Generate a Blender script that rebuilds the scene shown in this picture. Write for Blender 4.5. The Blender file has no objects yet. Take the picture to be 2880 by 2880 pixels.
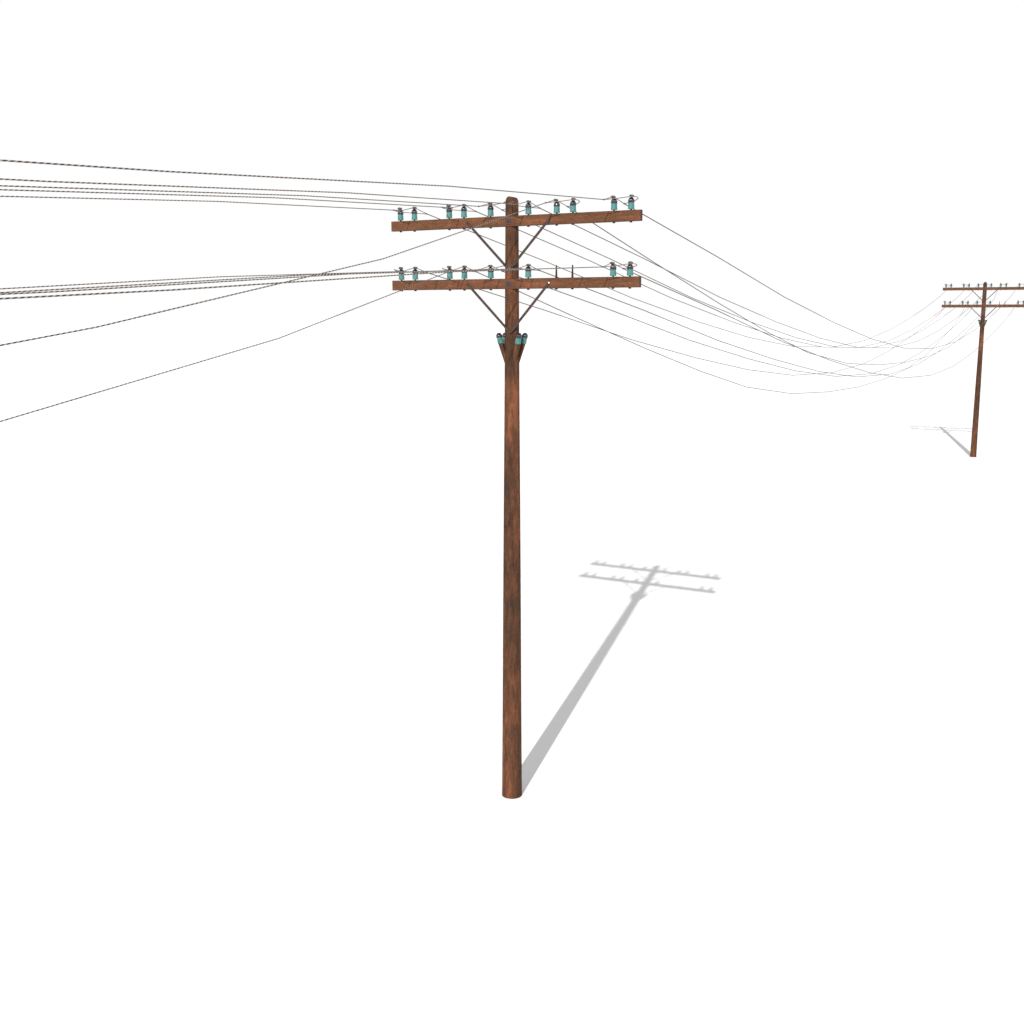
import bpy, bmesh, math
from mathutils import Vector, Matrix

scene = bpy.context.scene
COL = scene.collection
TH = 0.5172            # yaw of the pole line
L = 36.7547            # distance between the two poles
PIN = -0.055           # offset of the insulator row from the pole axis
FRONT, BACK = -0.079, -0.034   # crossarm faces
Z1T, Z1B, Z2T, Z2B = 6.559, 6.450, 5.905, 5.797
TOP = 6.762

# ------------------------------------------------------------------ materials
def new_mat(name):
    m = bpy.data.materials.new(name); m.use_nodes = True
    nt = m.node_tree
    return m, nt, nt.nodes['Principled BSDF']

def N(nt, typ, **kw):
    n = nt.nodes.new(typ)
    for k, v in kw.items():
        if k.startswith('i_'):
            n.inputs[k[2:].replace('_', ' ')].default_value = v
        else:
            setattr(n, k, v)
    return n

def ramp(nt, fac, stops):
    r = nt.nodes.new('ShaderNodeValToRGB')
    e = r.color_ramp.elements
    e[0].position, e[0].color = stops[0][0], (*stops[0][1], 1)
    e[1].position, e[1].color = stops[-1][0], (*stops[-1][1], 1)
    for p, c in stops[1:-1]:
        x = e.new(p); x.color = (*c, 1)
    nt.links.new(fac, r.inputs['Fac'])
    return r.outputs['Color']

def mix(nt, fac, a, b, blend='MIX'):
    m = nt.nodes.new('ShaderNodeMix'); m.data_type = 'RGBA'; m.blend_type = blend
    for s, v in ((m.inputs[0], fac), (m.inputs[6], a), (m.inputs[7], b)):
        if isinstance(v, bpy.types.NodeSocket): nt.links.new(v, s)
        elif isinstance(v, tuple): s.default_value = (*v, 1)
        else: s.default_value = v
    return m.outputs[2]

def math_node(nt, op, a, b=0.0, clamp=False):
    m = nt.nodes.new('ShaderNodeMath'); m.operation = op; m.use_clamp = clamp
    for s, v in ((m.inputs[0], a), (m.inputs[1], b)):
        if isinstance(v, bpy.types.NodeSocket): nt.links.new(v, s)
        else: s.default_value = v
    return m.outputs[0]

def noise(nt, vec, scale3, detail=4, rough=.55, off=(0, 0, 0)):
    mp = nt.nodes.new('ShaderNodeMapping')
    mp.inputs['Scale'].default_value = scale3
    mp.inputs['Location'].default_value = off
    nt.links.new(vec, mp.inputs['Vector'])
    n = nt.nodes.new('ShaderNodeTexNoise')
    n.inputs['Scale'].default_value = 1; n.inputs['Detail'].default_value = detail
    n.inputs['Roughness'].default_value = rough
    nt.links.new(mp.outputs[0], n.inputs['Vector'])
    return n.outputs['Fac']

def wood(name, axis, gain=1.0, band=False, seed=0.0, edges=None, calm=1.0):
    m, nt, b = new_mat(name)
    co = nt.nodes.new('ShaderNodeTexCoord').outputs['Object']
    def sc(across, along):
        v = [across] * 3; v[axis] = along; return tuple(v)
    patch = noise(nt, co, sc(19, 4.6), 7, .70, (seed, seed * 2, seed * 3))
    big = noise(nt, co, sc(6, 1.0), 4, .55, (seed + 7, 3, seed))
    streak = noise(nt, co, sc(70, 4.2), 4, .65, (seed, 1, 2))
    fine = noise(nt, co, sc(190, 30), 4, .75, (5, seed, 2))
    def g(c): return tuple(x * gain for x in c)
    val = math_node(nt, 'ADD', math_node(nt, 'MULTIPLY', patch, .56), math_node(nt, 'MULTIPLY', big, .44))
    val = math_node(nt, 'ADD', math_node(nt, 'MULTIPLY', math_node(nt, 'SUBTRACT', val, .5), calm * 1.1), .5)
    val = math_node(nt, 'ADD', val, math_node(nt, 'MULTIPLY', math_node(nt, 'SUBTRACT', streak, .5), .13))
    if band:
        sep = nt.nodes.new('ShaderNodeSeparateXYZ'); nt.links.new(co, sep.inputs[0])
        d = math_node(nt, 'ABSOLUTE', math_node(nt, 'SUBTRACT', sep.outputs['Z'], 4.52))
        bump_ = math_node(nt, 'SUBTRACT', 1.0, math_node(nt, 'DIVIDE', d, .36), clamp=True)
        bump_ = math_node(nt, 'MULTIPLY', math_node(nt, 'POWER', bump_, .6), .155)
        val = math_node(nt, 'ADD', val, bump_)
    col = ramp(nt, val, [(.32, g((.026, .0150, .0105))), (.42, g((.044, .0215, .0130))), (.50, g((.067, .0285, .0152))),
                         (.57, g((.093, .0365, .0182))), (.67, g((.152, .0530, .0262)))])
    sw = noise(nt, co, sc(14, 1.1), 2, .5, (seed + 20, 9, 4))
    col = mix(nt, math_node(nt, 'MULTIPLY', math_node(nt, 'SUBTRACT', sw, .42, True), 1.6, True), col, g((.050, .0255, .0122)))
    col = mix(nt, .80, col, ramp(nt, fine, [(.30, (.45, .42, .40)), (.5, (.98, .97, .96)), (.70, (1.6, 1.55, 1.5))]), 'MULTIPLY')
    col = mix(nt, .38, col, ramp(nt, streak, [(.32, (.62, .60, .60)), (.52, (1.02, 1.0, 1.0)), (.70, (1.30, 1.26, 1.2))]), 'MULTIPLY')
    if edges:                       # grimy, weathered arrises
        sep = nt.nodes.new('ShaderNodeSeparateXYZ'); nt.links.new(co, sep.inputs[0])
        fx = math_node(nt, 'SUBTRACT', edges[0], math_node(nt, 'ABSOLUTE', sep.outputs['X']))
        fz = math_node(nt, 'SUBTRACT', edges[1], math_node(nt, 'ABSOLUTE', sep.outputs['Z']))
        d = math_node(nt, 'MINIMUM', fx, fz)
        d = math_node(nt, 'ADD', d, math_node(nt, 'MULTIPLY', math_node(nt, 'SUBTRACT', patch, .5), .02))
        fac = math_node(nt, 'SUBTRACT', 1.0, math_node(nt, 'DIVIDE', d, .012), clamp=True)
        col = mix(nt, math_node(nt, 'MULTIPLY', fac, .75), col, (.040, .028, .020))
    nt.links.new(col, b.inputs['Base Color'])
    b.inputs['Roughness'].default_value = .85
    b.inputs['Specular IOR Level'].default_value = .12
    bp = nt.nodes.new('ShaderNodeBump'); bp.inputs['Strength'].default_value = .45; bp.inputs['Distance'].default_value = .003
    nt.links.new(math_node(nt, 'ADD', streak, math_node(nt, 'MULTIPLY', fine, .5)), bp.inputs['Height'])
    nt.links.new(bp.outputs[0], b.inputs['Normal'])
    return m

def plain(name, c, rough, metal=0.0, ior=1.45, var=0.25, scale=60.0, c2=None, spec=.5):
    m, nt, b = new_mat(name)
    co = nt.nodes.new('ShaderNodeTexCoord').outputs['Object']
    n = noise(nt, co, (scale,) * 3, 4, .6)
    lo = tuple(x * (1 - var) for x in c); hi = c2 or tuple(x * (1 + var) for x in c)
    nt.links.new(ramp(nt, n, [(.3, lo), (.7, hi)]), b.inputs['Base Color'])
    b.inputs['Roughness'].default_value = rough; b.inputs['Metallic'].default_value = metal
    b.inputs['IOR'].default_value = ior; b.inputs['Specular IOR Level'].default_value = spec
    return m

M = {}
M['pole'] = wood('pole_wood', 2, 1.04, band=True, calm=1.3)
M['arm'] = wood('crossarm_wood', 0, 1.42, seed=3.3, edges=(1.525, .0545), calm=.62)
M['pegwood'] = wood('peg_wood', 2, .55, seed=8.1)
M['bracket'] = wood('bracket_wood', 2, 1.3, seed=11.0)
M['iron'] = plain('weathered_iron', (.034, .0225, .0195), .72, var=.3, scale=45, c2=(.058, .037, .031), spec=.2)
M['plate'] = plain('rusty_plate_iron', (.046, .030, .030), .7, var=.35, scale=70, c2=(.078, .049, .046), spec=.2)
M['dark_iron'] = plain('black_iron', (.012, .011, .011), .6, spec=.3)
M['zinc'] = plain('bright_bolt', (.85, .84, .82), .35, var=.04)
M['clip'] = plain('tie_clip_metal', (.030, .027, .027), .5, var=.5, scale=140, c2=(.075, .068, .066), ior=1.5)
M['cap'] = plain('glossy_dark_glaze', (.010, .009, .014), .06, ior=1.70, var=.15, scale=90)
M['splice'] = plain('splice_metal', (.060, .052, .046), .5, var=.4, scale=160)
M['jumper'] = plain('smooth_grey_wire', (.135, .116, .103), .5, var=.15, scale=60, spec=.3)

def glass_teal():
    m, nt, b = new_mat('teal_glaze')
    co = nt.nodes.new('ShaderNodeTexCoord').outputs['Object']
    s = noise(nt, co, (120, 120, 14), 4, .6)
    p = noise(nt, co, (45, 45, 60), 4, .65)
    c = ramp(nt, s, [(.3, (.028, .112, .105)), (.5, (.044, .150, .141)), (.72, (.070, .192, .182))])
    c = mix(nt, .35, c, ramp(nt, p, [(.35, (.62, .70, .70)), (.6, (1.1, 1.1, 1.1))]), 'MULTIPLY')
    nt.links.new(c, b.inputs['Base Color'])
    b.inputs['Roughness'].default_value = .24
    b.inputs['Specular IOR Level'].default_value = .38
    return m
M['teal'] = glass_teal()

def twist(period):
    m, nt, b = new_mat('twisted_strand')
    uv = nt.nodes.new('ShaderNodeUVMap').outputs[0]
    sep = nt.nodes.new('ShaderNodeSeparateXYZ'); nt.links.new(uv, sep.inputs[0])
    v = math_node(nt, 'ADD', math_node(nt, 'DIVIDE', sep.outputs['Y'], period), sep.outputs['X'])
    f = math_node(nt, 'FRACT', v)
    d = math_node(nt, 'ABSOLUTE', math_node(nt, 'SUBTRACT', f, .5))
    c = ramp(nt, d, [(0, (.030, .026, .024)), (.24, (.036, .030, .027)), (.32, (.25, .205, .175)), (.5, (.40, .335, .290))])
    nt.links.new(c, b.inputs['Base Color'])
    b.inputs['Roughness'].default_value = .55
    b.inputs['Specular IOR Level'].default_value = .3
    return m
M['twist'] = twist(.042)

M['strand'] = plain('weathered_strand', (.070, .062, .055), .6, var=.25, scale=90, spec=.25)

def ground_mat():
    m, nt, b = new_mat('white_ground')
    co = nt.nodes.new('ShaderNodeTexCoord').outputs['Object']
    n = noise(nt, co, (.4, .4, .4), 3)
    nt.links.new(ramp(nt, n, [(.3, (GROUND * .997,) * 3), (.7, (GROUND * 1.003,) * 3)]), b.inputs['Base Color'])
    b.inputs['Roughness'].default_value = 1.0
    b.inputs['Specular IOR Level'].default_value = 0.0
    return m
GROUND = .83
M['ground'] = ground_mat()

# ------------------------------------------------------------------ mesh helpers
def link(name, me, mat, parent=None, loc=None):
    o = bpy.data.objects.new(name, me); COL.objects.link(o)
    if mat is not None and not me.materials: me.materials.append(mat)
    if parent is not None: o.parent = parent
    if loc is not None: o.location = loc
    return o

def to_mesh(name, bm, smooth=False, angle=None):
    bmesh.ops.recalc_face_normals(bm, faces=bm.faces)
    me = bpy.data.meshes.new(name); bm.to_mesh(me); bm.free()
    if smooth:
        me.polygons.foreach_set('use_smooth', [True] * len(me.polygons))
        if angle is not None: me.set_sharp_from_angle(angle=math.radians(angle))
    return me

def box(bm, x0, x1, y0, y1, z0, z1, bevel=0.0, seg=1):
    r = bmesh.ops.create_cube(bm, size=1)
    for v in r['verts']:
        v.co = Vector(((x0 + x1) / 2 + v.co.x * (x1 - x0), (y0 + y1) / 2 + v.co.y * (y1 - y0), (z0 + z1) / 2 + v.co.z * (z1 - z0)))
    if bevel:
        es = list({e for v in r['verts'] for e in v.link_edges})
        bmesh.ops.bevel(bm, geom=es, offset=bevel, segments=seg, affect='EDGES', profile=.5)

def lathe(bm, prof, seg=24, mat=None):
    rings = []
    for r, z in prof:
        if r < 1e-6:
            rings.append([bm.verts.new((0, 0, z))])
        else:
            rings.append([bm.verts.new((r * math.cos(2 * math.pi * i / seg), r * math.sin(2 * math.pi * i / seg), z)) for i in range(seg)])
    for a, b in zip(rings, rings[1:]):
        for i in range(seg):
            j = (i + 1) % seg
            if len(a) == 1 and len(b) == 1: continue
            if len(a) == 1: bm.faces.new((a[0], b[i], b[j]))
            elif len(b) == 1: bm.faces.new((a[i], a[j], b[0]))
            else: bm.faces.new((a[i], a[j], b[j], b[i]))
    for ring, z in ((rings[0], 0), (rings[-1], 0)):
        if len(ring) > 1: bm.faces.new(ring)

def tube(bm, pts, r, sides=8, uvl=None, v0=0.0, lay=1.0):
    pts = [Vector(p) for p in pts]
    n = len(pts); tang = []
    for i in range(n):
        a = pts[i] - pts[i - 1] if i else pts[1] - pts[0]
        b = pts[i + 1] - pts[i] if i < n - 1 else a
        tang.append((a.normalized() + b.normalized()).normalized())
    ref = Vector((0, 0, 1)) if abs(tang[0].z) < .9 else Vector((1, 0, 0))
    rings = []; lens = [v0]
    nrm = (ref - tang[0] * ref.dot(tang[0])).normalized()
    for i in range(n):
        nrm = (nrm - tang[i] * nrm.dot(tang[i])).normalized()
        bi = tang[i].cross(nrm)
        rings.append([bm.verts.new(pts[i] + r * (nrm * math.cos(2 * math.pi * k / sides) + bi * math.sin(2 * math.pi * k / sides))) for k in range(sides)])
        if i: lens.append(lens[-1] + (pts[i] - pts[i - 1]).length)
    for i in range(n - 1):
        for k in range(sides):
            j = (k + 1) % sides
            f = bm.faces.new((rings[i][k], rings[i][j], rings[i + 1][j], rings[i + 1][k]))
            f.smooth = True
            if uvl is not None:
                for lp, (a, b) in zip(f.loops, ((k, i), (k + 1, i), (k + 1, i + 1), (k, i + 1))):
                    lp[uvl].uv = (a / sides, lens[b] * lay)
    bm.faces.new(rings[0]); bm.faces.new(rings[-1])
    return lens[-1]

def empty(name, loc, rz):
    o = bpy.data.objects.new(name, None); COL.objects.link(o)
    o.location = loc; o.rotation_euler = (0, 0, rz); o.empty_display_size = .3
    return o

# ------------------------------------------------------------------ the pole
POLE = empty('telephone_pole', (0, 0, 0), -TH)

def shaft_r(z):
    return .1165 + (.0690 - .1165) * (z / 6.7) - .0008 * math.sin(z * 1.7)

def shaft():
    bm = bmesh.new(); seg = 40; rings = []
    zs = [0] + [i * .25 for i in range(1, 27)] + [6.64]
    for z in zs:
        r = shaft_r(z)
        rings.append([(r * math.cos(2 * math.pi * i / seg), r * math.sin(2 * math.pi * i / seg), z) for i in range(seg)])
    r0 = shaft_r(6.7)
    def roof(x, r):                  # ridge runs along the line, rounded shoulders
        t = min(1, abs(x) / r0)
        return TOP - .060 * t ** 1.9 - .004 * t
    ring_r = [1, .985, .93, .8, .6, .35]
    for q in ring_r:
        rr = r0 * q
        rings.append([(rr * math.cos(2 * math.pi * i / seg), rr * math.sin(2 * math.pi * i / seg),
                       roof(rr * math.cos(2 * math.pi * i / seg), rr) - (.004 if q == 1 else 0)) for i in range(seg)])
    vr = [[bm.verts.new(c) for c in ring] for ring in rings]
    for a, b in zip(vr, vr[1:]):
        for i in range(seg):
            j = (i + 1) % seg
            bm.faces.new((a[i], a[j], b[j], b[i]))
    c = bm.verts.new((0, 0, TOP))
    for i in range(seg): bm.faces.new((vr[-1][i], vr[-1][(i + 1) % seg], c))
    bm.faces.new(vr[0])
    return to_mesh('pole_shaft', bm, True, 45)
link('pole_shaft', shaft(), M['pole'], POLE)

# crossarms, each with a square washer plate and a bolt
bm = bmesh.new()
box(bm, -1.5245, 1.5245, FRONT, BACK, -.0545, .0545, .0022, 1)
arm_me = to_mesh('crossarm', bm); arm_me.materials.append(M['arm'])
bm = bmesh.new(); box(bm, -.030, .030, FRONT - .006, FRONT - .0004, -.032, .030, .0015)
plate_me = to_mesh('bolt_plate', bm); plate_me.materials.append(M['plate'])
bm = bmesh.new(); box(bm, -.009, .009, FRONT - .022, FRONT - .0062, -.009, .009, .002)
sqbolt_me = to_mesh('bolt', bm); sqbolt_me.materials.append(M['plate'])
for zc in ((Z1T + Z1B) / 2, (Z2T + Z2B) / 2):
    a = link('crossarm', arm_me, None, POLE, (0, 0, zc))
    link('bolt_plate', plate_me, None, a)
    link('bolt', sqbolt_me, None, a)

# flat iron braces
def bolt_mesh(mat):
    bm = bmesh.new(); lathe(bm, [(.0085, 0), (.0085, .004), (.0065, .0085), (0, .0105)], 12)
    bmesh.ops.rotate(bm, verts=bm.verts, cent=(0, 0, 0), matrix=Matrix.Rotation(math.radians(90), 3, 'X'))
    me = to_mesh('bolt', bm, True, 40); me.materials.append(mat); return me
bolt_dark = bolt_mesh(M['plate']); bolt_white = bolt_mesh(M['zinc'])
def brace(p, q, y0, y1, bright):
    """flat bar in the plane of the arm from p (on the arm) to q (on the pole)"""
    bm = bmesh.new()
    P = Vector((p[0], 0, p[1])); Q = Vector((q[0], 0, q[1]))
    d = (Q - P).normalized(); nn = Vector((-d.z, 0, d.x)); hw = .0135
    prof = []
    for c, sgn in ((P, -1), (Q, 1)):
        for k in range(7):
            a = math.pi * k / 6 - math.pi / 2
            prof.append(c + sgn * (d * math.cos(a) * hw + nn * math.sin(a) * hw))
    f = [bm.verts.new((v.x, 0, v.z)) for v in prof]; g = [bm.verts.new((v.x, .006, v.z)) for v in prof]
    for i, v in enumerate(prof):     # the bar leans from the arm face to the pole face
        t = (v - P).dot(d) / (Q - P).length
        f[i].co.y = y0 + (y1 - y0) * t - .006; g[i].co.y = y0 + (y1 - y0) * t
    bm.faces.new(f); bm.faces.new(g)
    for i in range(len(f)): bm.faces.new((f[i], f[(i + 1) % len(f)], g[(i + 1) % len(f)], g[i]))
    o = link('brace', to_mesh('brace', bm), M['iron'], POLE)
    b1 = link('bolt', bolt_white if bright else bolt_dark, None, o, (p[0], y0 - .0062, p[1]))
    if bright: b1['label'] = 'bright white metal bolt head'
    link('bolt', bolt_dark, None, o, (q[0], y1 - .0062, q[1]))
fy = FRONT - .0004
for z0, z1, ru in ((6.509, 6.005, .5), (5.855, 5.335, .5)):
    ry = -shaft_r(z1) - .001
    up = z0 > 6
    brace((-.515, z0), (.028 if not up else .005, z1), fy, ry - .0075, False)
    brace((.497, z0), (.026 if not up else .030, z1 + (.012 if up else .0)), fy, ry, not up)

# insulators: pin, teal skirt, dark dome cap, tie clip
bm = bmesh.new()
lathe(bm, [(.010, .016), (.0225, .014), (.0285, .0098), (.0305, .0098), (.0303, .018), (.0292, .040), (.0280, .062), (.0274, .077)], 28)
bmesh.ops.scale(bm, vec=(1.09, 1.09, 1.0), verts=bm.verts)
skirt_me = to_mesh('insulator', bm, True, 50); skirt_me.materials.append(M['teal'])
bm = bmesh.new()
lathe(bm, [(.0280, .0725), (.0302, .0728), (.0308, .0765), (.0307, .0860), (.0300, .0950), (.0284, .1030), (.0257, .1100), (.0217, .1162), (.0165, .1212), (.0095, .1248), (0, .1262)], 32)
bmesh.ops.scale(bm, vec=(1.09, 1.09, 1.0), verts=bm.verts)
cap_me = to_mesh('cap', bm, True, 50); cap_me.materials.append(M['cap'])
bm = bmesh.new()
lathe(bm, [(.0142, -.1205), (.0142, -.1085), (.0098, -.1083), (.0098, .022)], 18)
pin_me = to_mesh('pin', bm, True, 40); pin_me.materials.append(M['dark_iron'])
bm = bmesh.new()
box(bm, -.0205, .0205, -.0175, .0175, .1275, .1480, .0075, 2)
box(bm, -.0100, .0100, -.0190, .0190, .1395, .1505, .0030, 1)
lathe(bm, [(.0105, .121), (.0105, .133)], 14)
bmesh.ops.scale(bm, vec=(1.12, 1.12, 1.0), verts=bm.verts)
clip_me = to_mesh('tie_clip', bm, True, 35); clip_me.materials.append(M['clip'])

def insulator(loc, rot=None, clip=0.0, pin=True, tie=True):
    o = link('insulator', skirt_me, None, POLE, loc)
    if rot: o.rotation_euler = rot
    link('cap', cap_me, None, o)
    if pin: link('pin', pin_me, None, o)
    if tie: link('tie_clip', clip_me, None, o, (clip, 0, 0))
    return o

UA = {1: -1.222, 2: -.570, 3: -.233, 4: .231, 5: .567, 6: 1.220}   # where the line wire is tied
UB = {1: -1.410, 2: -.760, 5: .756, 6: 1.408}                      # the partner that carries the jumper
UP = {3: -.045, 4: .045}                                           # clips on the pole itself
for zt, present in ((Z1T, (1, 2, 3, 4, 5, 6)), (Z2T, (1, 2, 3, 4, 6))):
    for k in present:
        insulator((UA[k], PIN, zt), clip=-.012 if k > 4 else (-.006 if k == 3 else .002))
        if k in UB:
            insulator((UB[k], PIN, zt), clip=-.008 if k < 4 else .004)
# dead-end clips on the pole face
bm = bmesh.new()
box(bm, -.013, .013, -.017, .017, -.011, .011, .006, 2)
pclip_me = to_mesh('tie_clip', bm, True, 35); pclip_me.materials.append(M['clip'])
for zt in (Z1T, Z2T):
    for k in (3, 4):
        link('tie_clip', pclip_me, None, POLE, (UP[k], -math.sqrt(.069 ** 2 - UP[k] ** 2) - .012, zt + .139))

# two bare wooden pegs on the lower arm
bm = bmesh.new()
lathe(bm, [(.0142, -.1205), (.0142, -.1085), (.0098, -.1083), (.0118, .001), (.0112, .012), (.0072, .115), (.0080, .117), (.0078, .127), (.0055, .129)], 14)
peg_me = to_mesh('wooden_peg', bm, True, 40); peg_me.materials.append(M['pegwood'])
for u in (.567, .756):
    link('wooden_peg', peg_me, None, POLE, (u, PIN, Z2T))

# four flared wooden brackets under the arms, each with a tilted insulator
for su in (-1, 1):
    for sw in (-1, 1):
        ax = Vector((su * .24, sw * .07, 1)).normalized()
        base = Vector((su * .105, sw * .060, 5.216))
        bm = bmesh.new()
        low = Vector((su * .040, sw * .036, 4.985)); hb, ht = .016, .0235
        lo = [bm.verts.new(low + Vector((a * hb, b * hb, 0))) for a, b in ((-1, -1), (1, -1), (1, 1), (-1, 1))]
        q = ax.to_track_quat('Z', 'Y')
        hi = [bm.verts.new(base + q @ Vector((a * ht, b * ht, 0))) for a, b in ((-1, -1), (1, -1), (1, 1), (-1, 1))]
        # match winding by angle
        cl = sum((v.co for v in lo), Vector()) / 4; ch = sum((v.co for v in hi), Vector()) / 4
        lo.sort(key=lambda v: math.atan2((v.co - cl).y, (v.co - cl).x)); hi.sort(key=lambda v: math.atan2((v.co - ch).y, (v.co - ch).x))
        bm.faces.new(lo); bm.faces.new(hi)
        for i in range(4): bm.faces.new((lo[i], lo[(i + 1) % 4], hi[(i + 1) % 4], hi[i]))
        link('insulator_bracket', to_mesh('insulator_bracket', bm), M['bracket'], POLE)
        insulator(base - ax * .009, rot=q.to_euler(), pin=False, tie=False)

POLE['label'] = 'near brown wooden telephone pole with two crossarms, standing full height in the middle'
POLE['category'] = 'telephone pole'
POLE['group'] = 'telephone poles along the wire line'

def copy_tree(o, parent=None):
    c = o.copy(); COL.objects.link(c)
    if parent is not None: c.parent = parent
    for ch in list(o.children): copy_tree(ch, c)
    return c
W = Vector((math.sin(TH), math.cos(TH), 0))
FAR = copy_tree(POLE)
FAR.location = W * L
FAR['label'] = 'distant small wooden telephone pole at the right edge, its crossarms cut by the frame'

# ------------------------------------------------------------------ the wires
S_R = [3.06, 5.99, 8.95, 11.96, 15.24, 18.83, 22.42, 25.70, 28.70, 31.67, 34.60]
D_R = [-.463, -.914, -1.30, -1.637, -1.90, -2.0, -1.90, -1.637, -1.30, -.914, -.463]
S_S = [2.53, 5.02, 7.42, 9.90, 12.90, 15.95, 19.00, 22.10, 25.15, 28.15, 30.65, 33.10, 35.00]
D_S = [-.525, -1.016, -1.46, -1.86, -2.162, -2.303, -2.355, -2.303, -2.162, -1.86, -1.46, -1.016, -.60]
S_L = [-3.13, -6.07, -9.0, -12.0, -15.2, -18.4, -21.6, -24.8, -27.8, -30.7, -33.7, -36.5]
D_L = [-.187, -.382, -.545, -.68, -.79, -.83, -.79, -.68, -.545, -.382, -.187, -.05]
D_LS = [-.726, -1.250, -1.66, -1.98, -2.2, -2.27, -2.2, -1.98, -1.66, -1.250, -.726, -.05]
RW, RR, RJ = .0045, .0054, .0042
SF, SB = -.298, .195         # splices in front of and behind the insulator row
def sleeve_mesh(p, d):
    bm = bmesh.new()
    d = Vector(d).normalized()
    tube(bm, [Vector(p) - d * .011, Vector(p) - d * .006, Vector(p) + d * .006, Vector(p) + d * .011], .0075, 10)
    return to_mesh('splice_sleeve', bm, True, 40)
def wire(arm, k, label, sag_r=False, sag_l=False):
    zt = Z1T if arm == 'upper' else Z2T
    ztop = zt + .141; zs = ztop - .050; u = UA[k]
    F = Vector((u, SF, zs)); B = Vector((u, SB, zs)); A = Vector((u - (.012 if k > 4 else 0), PIN, ztop))
    bm = bmesh.new(); uvl = bm.loops.layers.uv.new('UVMap')
    left = [(u, s, ztop + d) for s, d in zip(S_L, D_LS if sag_l else D_L)][::-1] + [F]
    v = tube(bm, left, RW, 8, uvl)
    right = [B] + [(u, s, ztop + d) for s, d in zip(S_S if sag_r else S_R, D_S if sag_r else D_R)] + [(u, L + SF, zs)]
    nl = len(bm.faces); tube(bm, right, RR, 8, uvl, 0, 4.5)
    bm.faces.ensure_lookup_table()
    for f in bm.faces[nl:]: f.material_index = 1
    me = to_mesh('overhead_wire', bm); me.materials.append(M['twist']); me.materials.append(M['strand'])
    o = link('overhead_wire', me, None)
    o.rotation_euler = (0, 0, -TH)
    o['label'] = label; o['category'] = 'overhead wire'; o['group'] = 'overhead wires strung between the poles'
    # lead over the tied insulator
    bm = bmesh.new()
    tube(bm, [F, A + Vector((0, -.022, -.004)), A + Vector((0, .022, -.004)), B], .0043, 8)
    kids = [link('tie_lead', to_mesh('tie_lead', bm), M['jumper'], o)]
    # jumper round the partner insulator or to the pole
    sg = -1 if k in (1, 2) else 1
    lead = [F, (u + sg * .075, -.286, zs + .004), (u + sg * .140, -.246, zs + .012)]
    if k in UB:
        b = UB[k]
        pts = lead + [(b + sg * .010, -.165, zs + .028), (b + sg * .060, -.115, zs + .034), (b + sg * .077, -.085, zs + .030),
                      (b + sg * .064, -.030, zs + .022), (b, .050, zs + .012), (u + sg * .090, .135, zs + .005), B]
    else:
        p = UP[k]; sg = 1 if k == 3 else -1
        lead = [F, (u + sg * .075, -.286, zs + .004), (u + sg * .140, -.236, zs + .014)]
        pts = lead + [(p, -.098, zs + .044), (p, -.055, zs + .044), (p * 1.2, .055, zs + .02), (u + sg * .09, .135, zs + .006), B]
    bm = bmesh.new(); tube(bm, pts, RJ, 8)
    kids.append(link('jumper_loop', to_mesh('jumper_loop', bm), M['jumper'], o))
    kids.append(link('splice_sleeve', sleeve_mesh(F, (0, 1, .1)), M['splice'], o))
    kids.append(link('splice_sleeve', sleeve_mesh(B, (0, 1, -.2)), M['splice'], o))
    for c in list(kids):
        d = c.copy(); COL.objects.link(d); d.parent = o; d.location = (0, L, 0)
    return o

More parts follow.
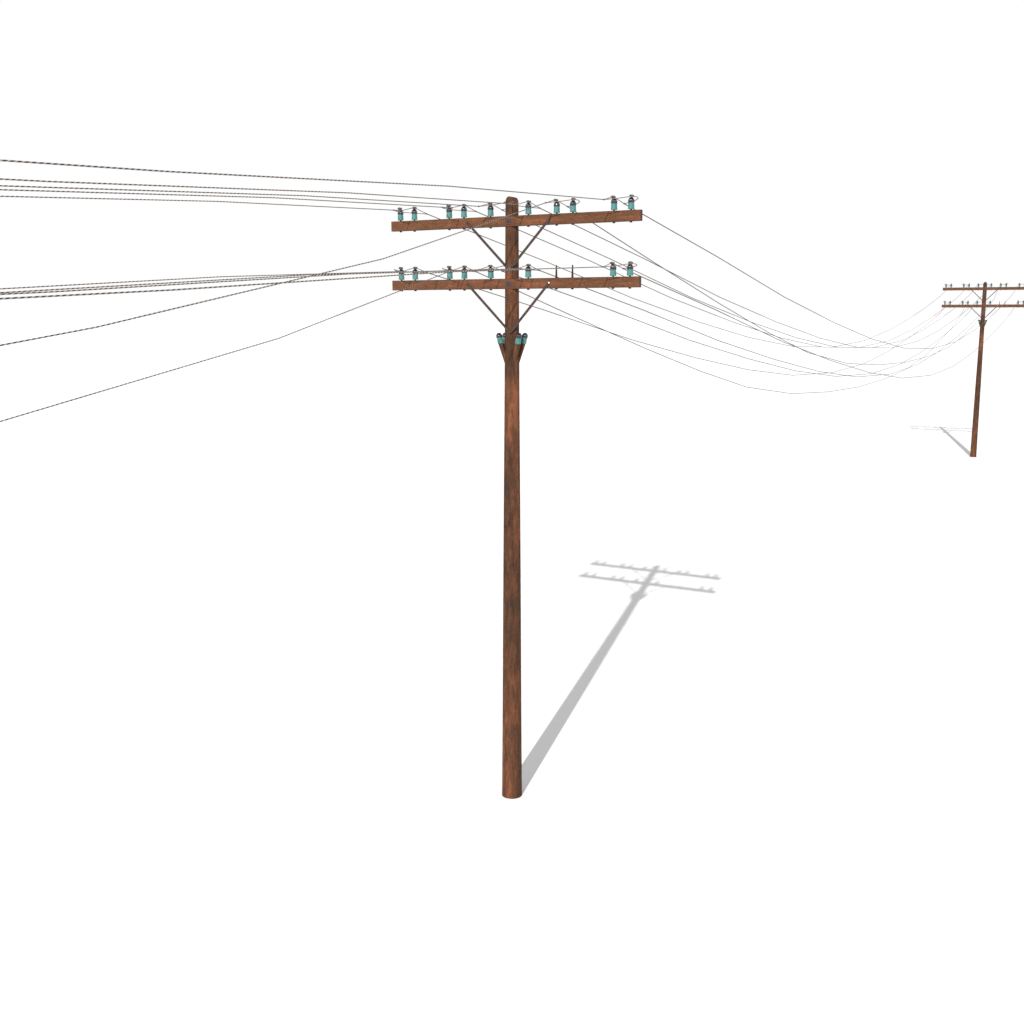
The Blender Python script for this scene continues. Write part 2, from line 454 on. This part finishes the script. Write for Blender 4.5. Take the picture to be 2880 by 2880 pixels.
wire('upper', 1, 'twisted grey wire tied at the left end pair of insulators of the upper crossarm')
wire('upper', 2, 'twisted grey wire tied at the upper crossarm pair just left of its left brace')
wire('upper', 3, 'twisted grey wire tied at the single upper insulator just left of the pole top')
wire('upper', 4, 'twisted grey wire crossing the pole top to the single upper insulator right of it')
wire('upper', 5, 'slack wire slanting down to the left from the upper crossarm across the pole', sag_r=True, sag_l=True)
wire('upper', 6, 'topmost twisted wire, running left from the right end insulators of the upper crossarm')
wire('lower', 1, 'twisted grey wire tied at the left end pair of insulators of the lower crossarm')
wire('lower', 2, 'lowest slack wire, sloping down left from the lower crossarm in front of its left end', sag_r=True, sag_l=True)
wire('lower', 3, 'twisted grey wire tied at the single lower insulator just left of the pole')
wire('lower', 4, 'twisted grey wire tied at the single lower insulator just right of the pole')
wire('lower', 6, 'twisted wire passing two bare pegs to the right end insulators of the lower crossarm')

# ------------------------------------------------------------------ ground
bm = bmesh.new()
bmesh.ops.create_grid(bm, x_segments=1, y_segments=1, size=4000)
g = link('ground', to_mesh('ground', bm), M['ground'])
g['kind'] = 'structure'

# ------------------------------------------------------------------ light
sd = Vector((-.4801, -1.8136, 1.0)).normalized()
sl = bpy.data.lights.new('sun', 'SUN'); sl.energy = 5.0; sl.angle = math.radians(.50); sl.color = (1, .985, .965)
so = bpy.data.objects.new('sun', sl); COL.objects.link(so)
so.rotation_euler = sd.to_track_quat('Z', 'Y').to_euler(); so.location = sd * 40

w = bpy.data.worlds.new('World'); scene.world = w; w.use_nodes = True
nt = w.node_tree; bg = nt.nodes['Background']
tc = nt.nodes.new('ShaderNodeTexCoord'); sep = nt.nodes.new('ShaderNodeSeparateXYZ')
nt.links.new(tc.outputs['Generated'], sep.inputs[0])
c = ramp(nt, sep.outputs['Z'], [(0, (.493, .493, .493)), (.28, (.493, .493, .493)), (.33, (1, 1, 1)), (.52, (1, 1, 1)), (.62, (.045, .045, .050))])  # unseen bright band added above view for fill; zenith darkened for cap reflections
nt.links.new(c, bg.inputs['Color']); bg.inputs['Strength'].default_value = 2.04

# ------------------------------------------------------------------ camera and render
cd = bpy.data.cameras.new('camera'); cam = bpy.data.objects.new('camera', cd); COL.objects.link(cam)
cam.location = (0, -12.4954, 5.5251); cam.rotation_euler = (math.radians(90 - 9.867), 0, 0)
cd.sensor_fit = 'HORIZONTAL'; cd.sensor_width = 36; cd.lens = 39.903; cd.clip_start = .1; cd.clip_end = 9000
scene.camera = cam
vs = scene.view_settings
vs.view_transform = 'Standard'; vs.look = 'None'; vs.exposure = 0; vs.gamma = 1; vs.use_curve_mapping = False
scene.render.resolution_x = scene.render.resolution_y = 1024
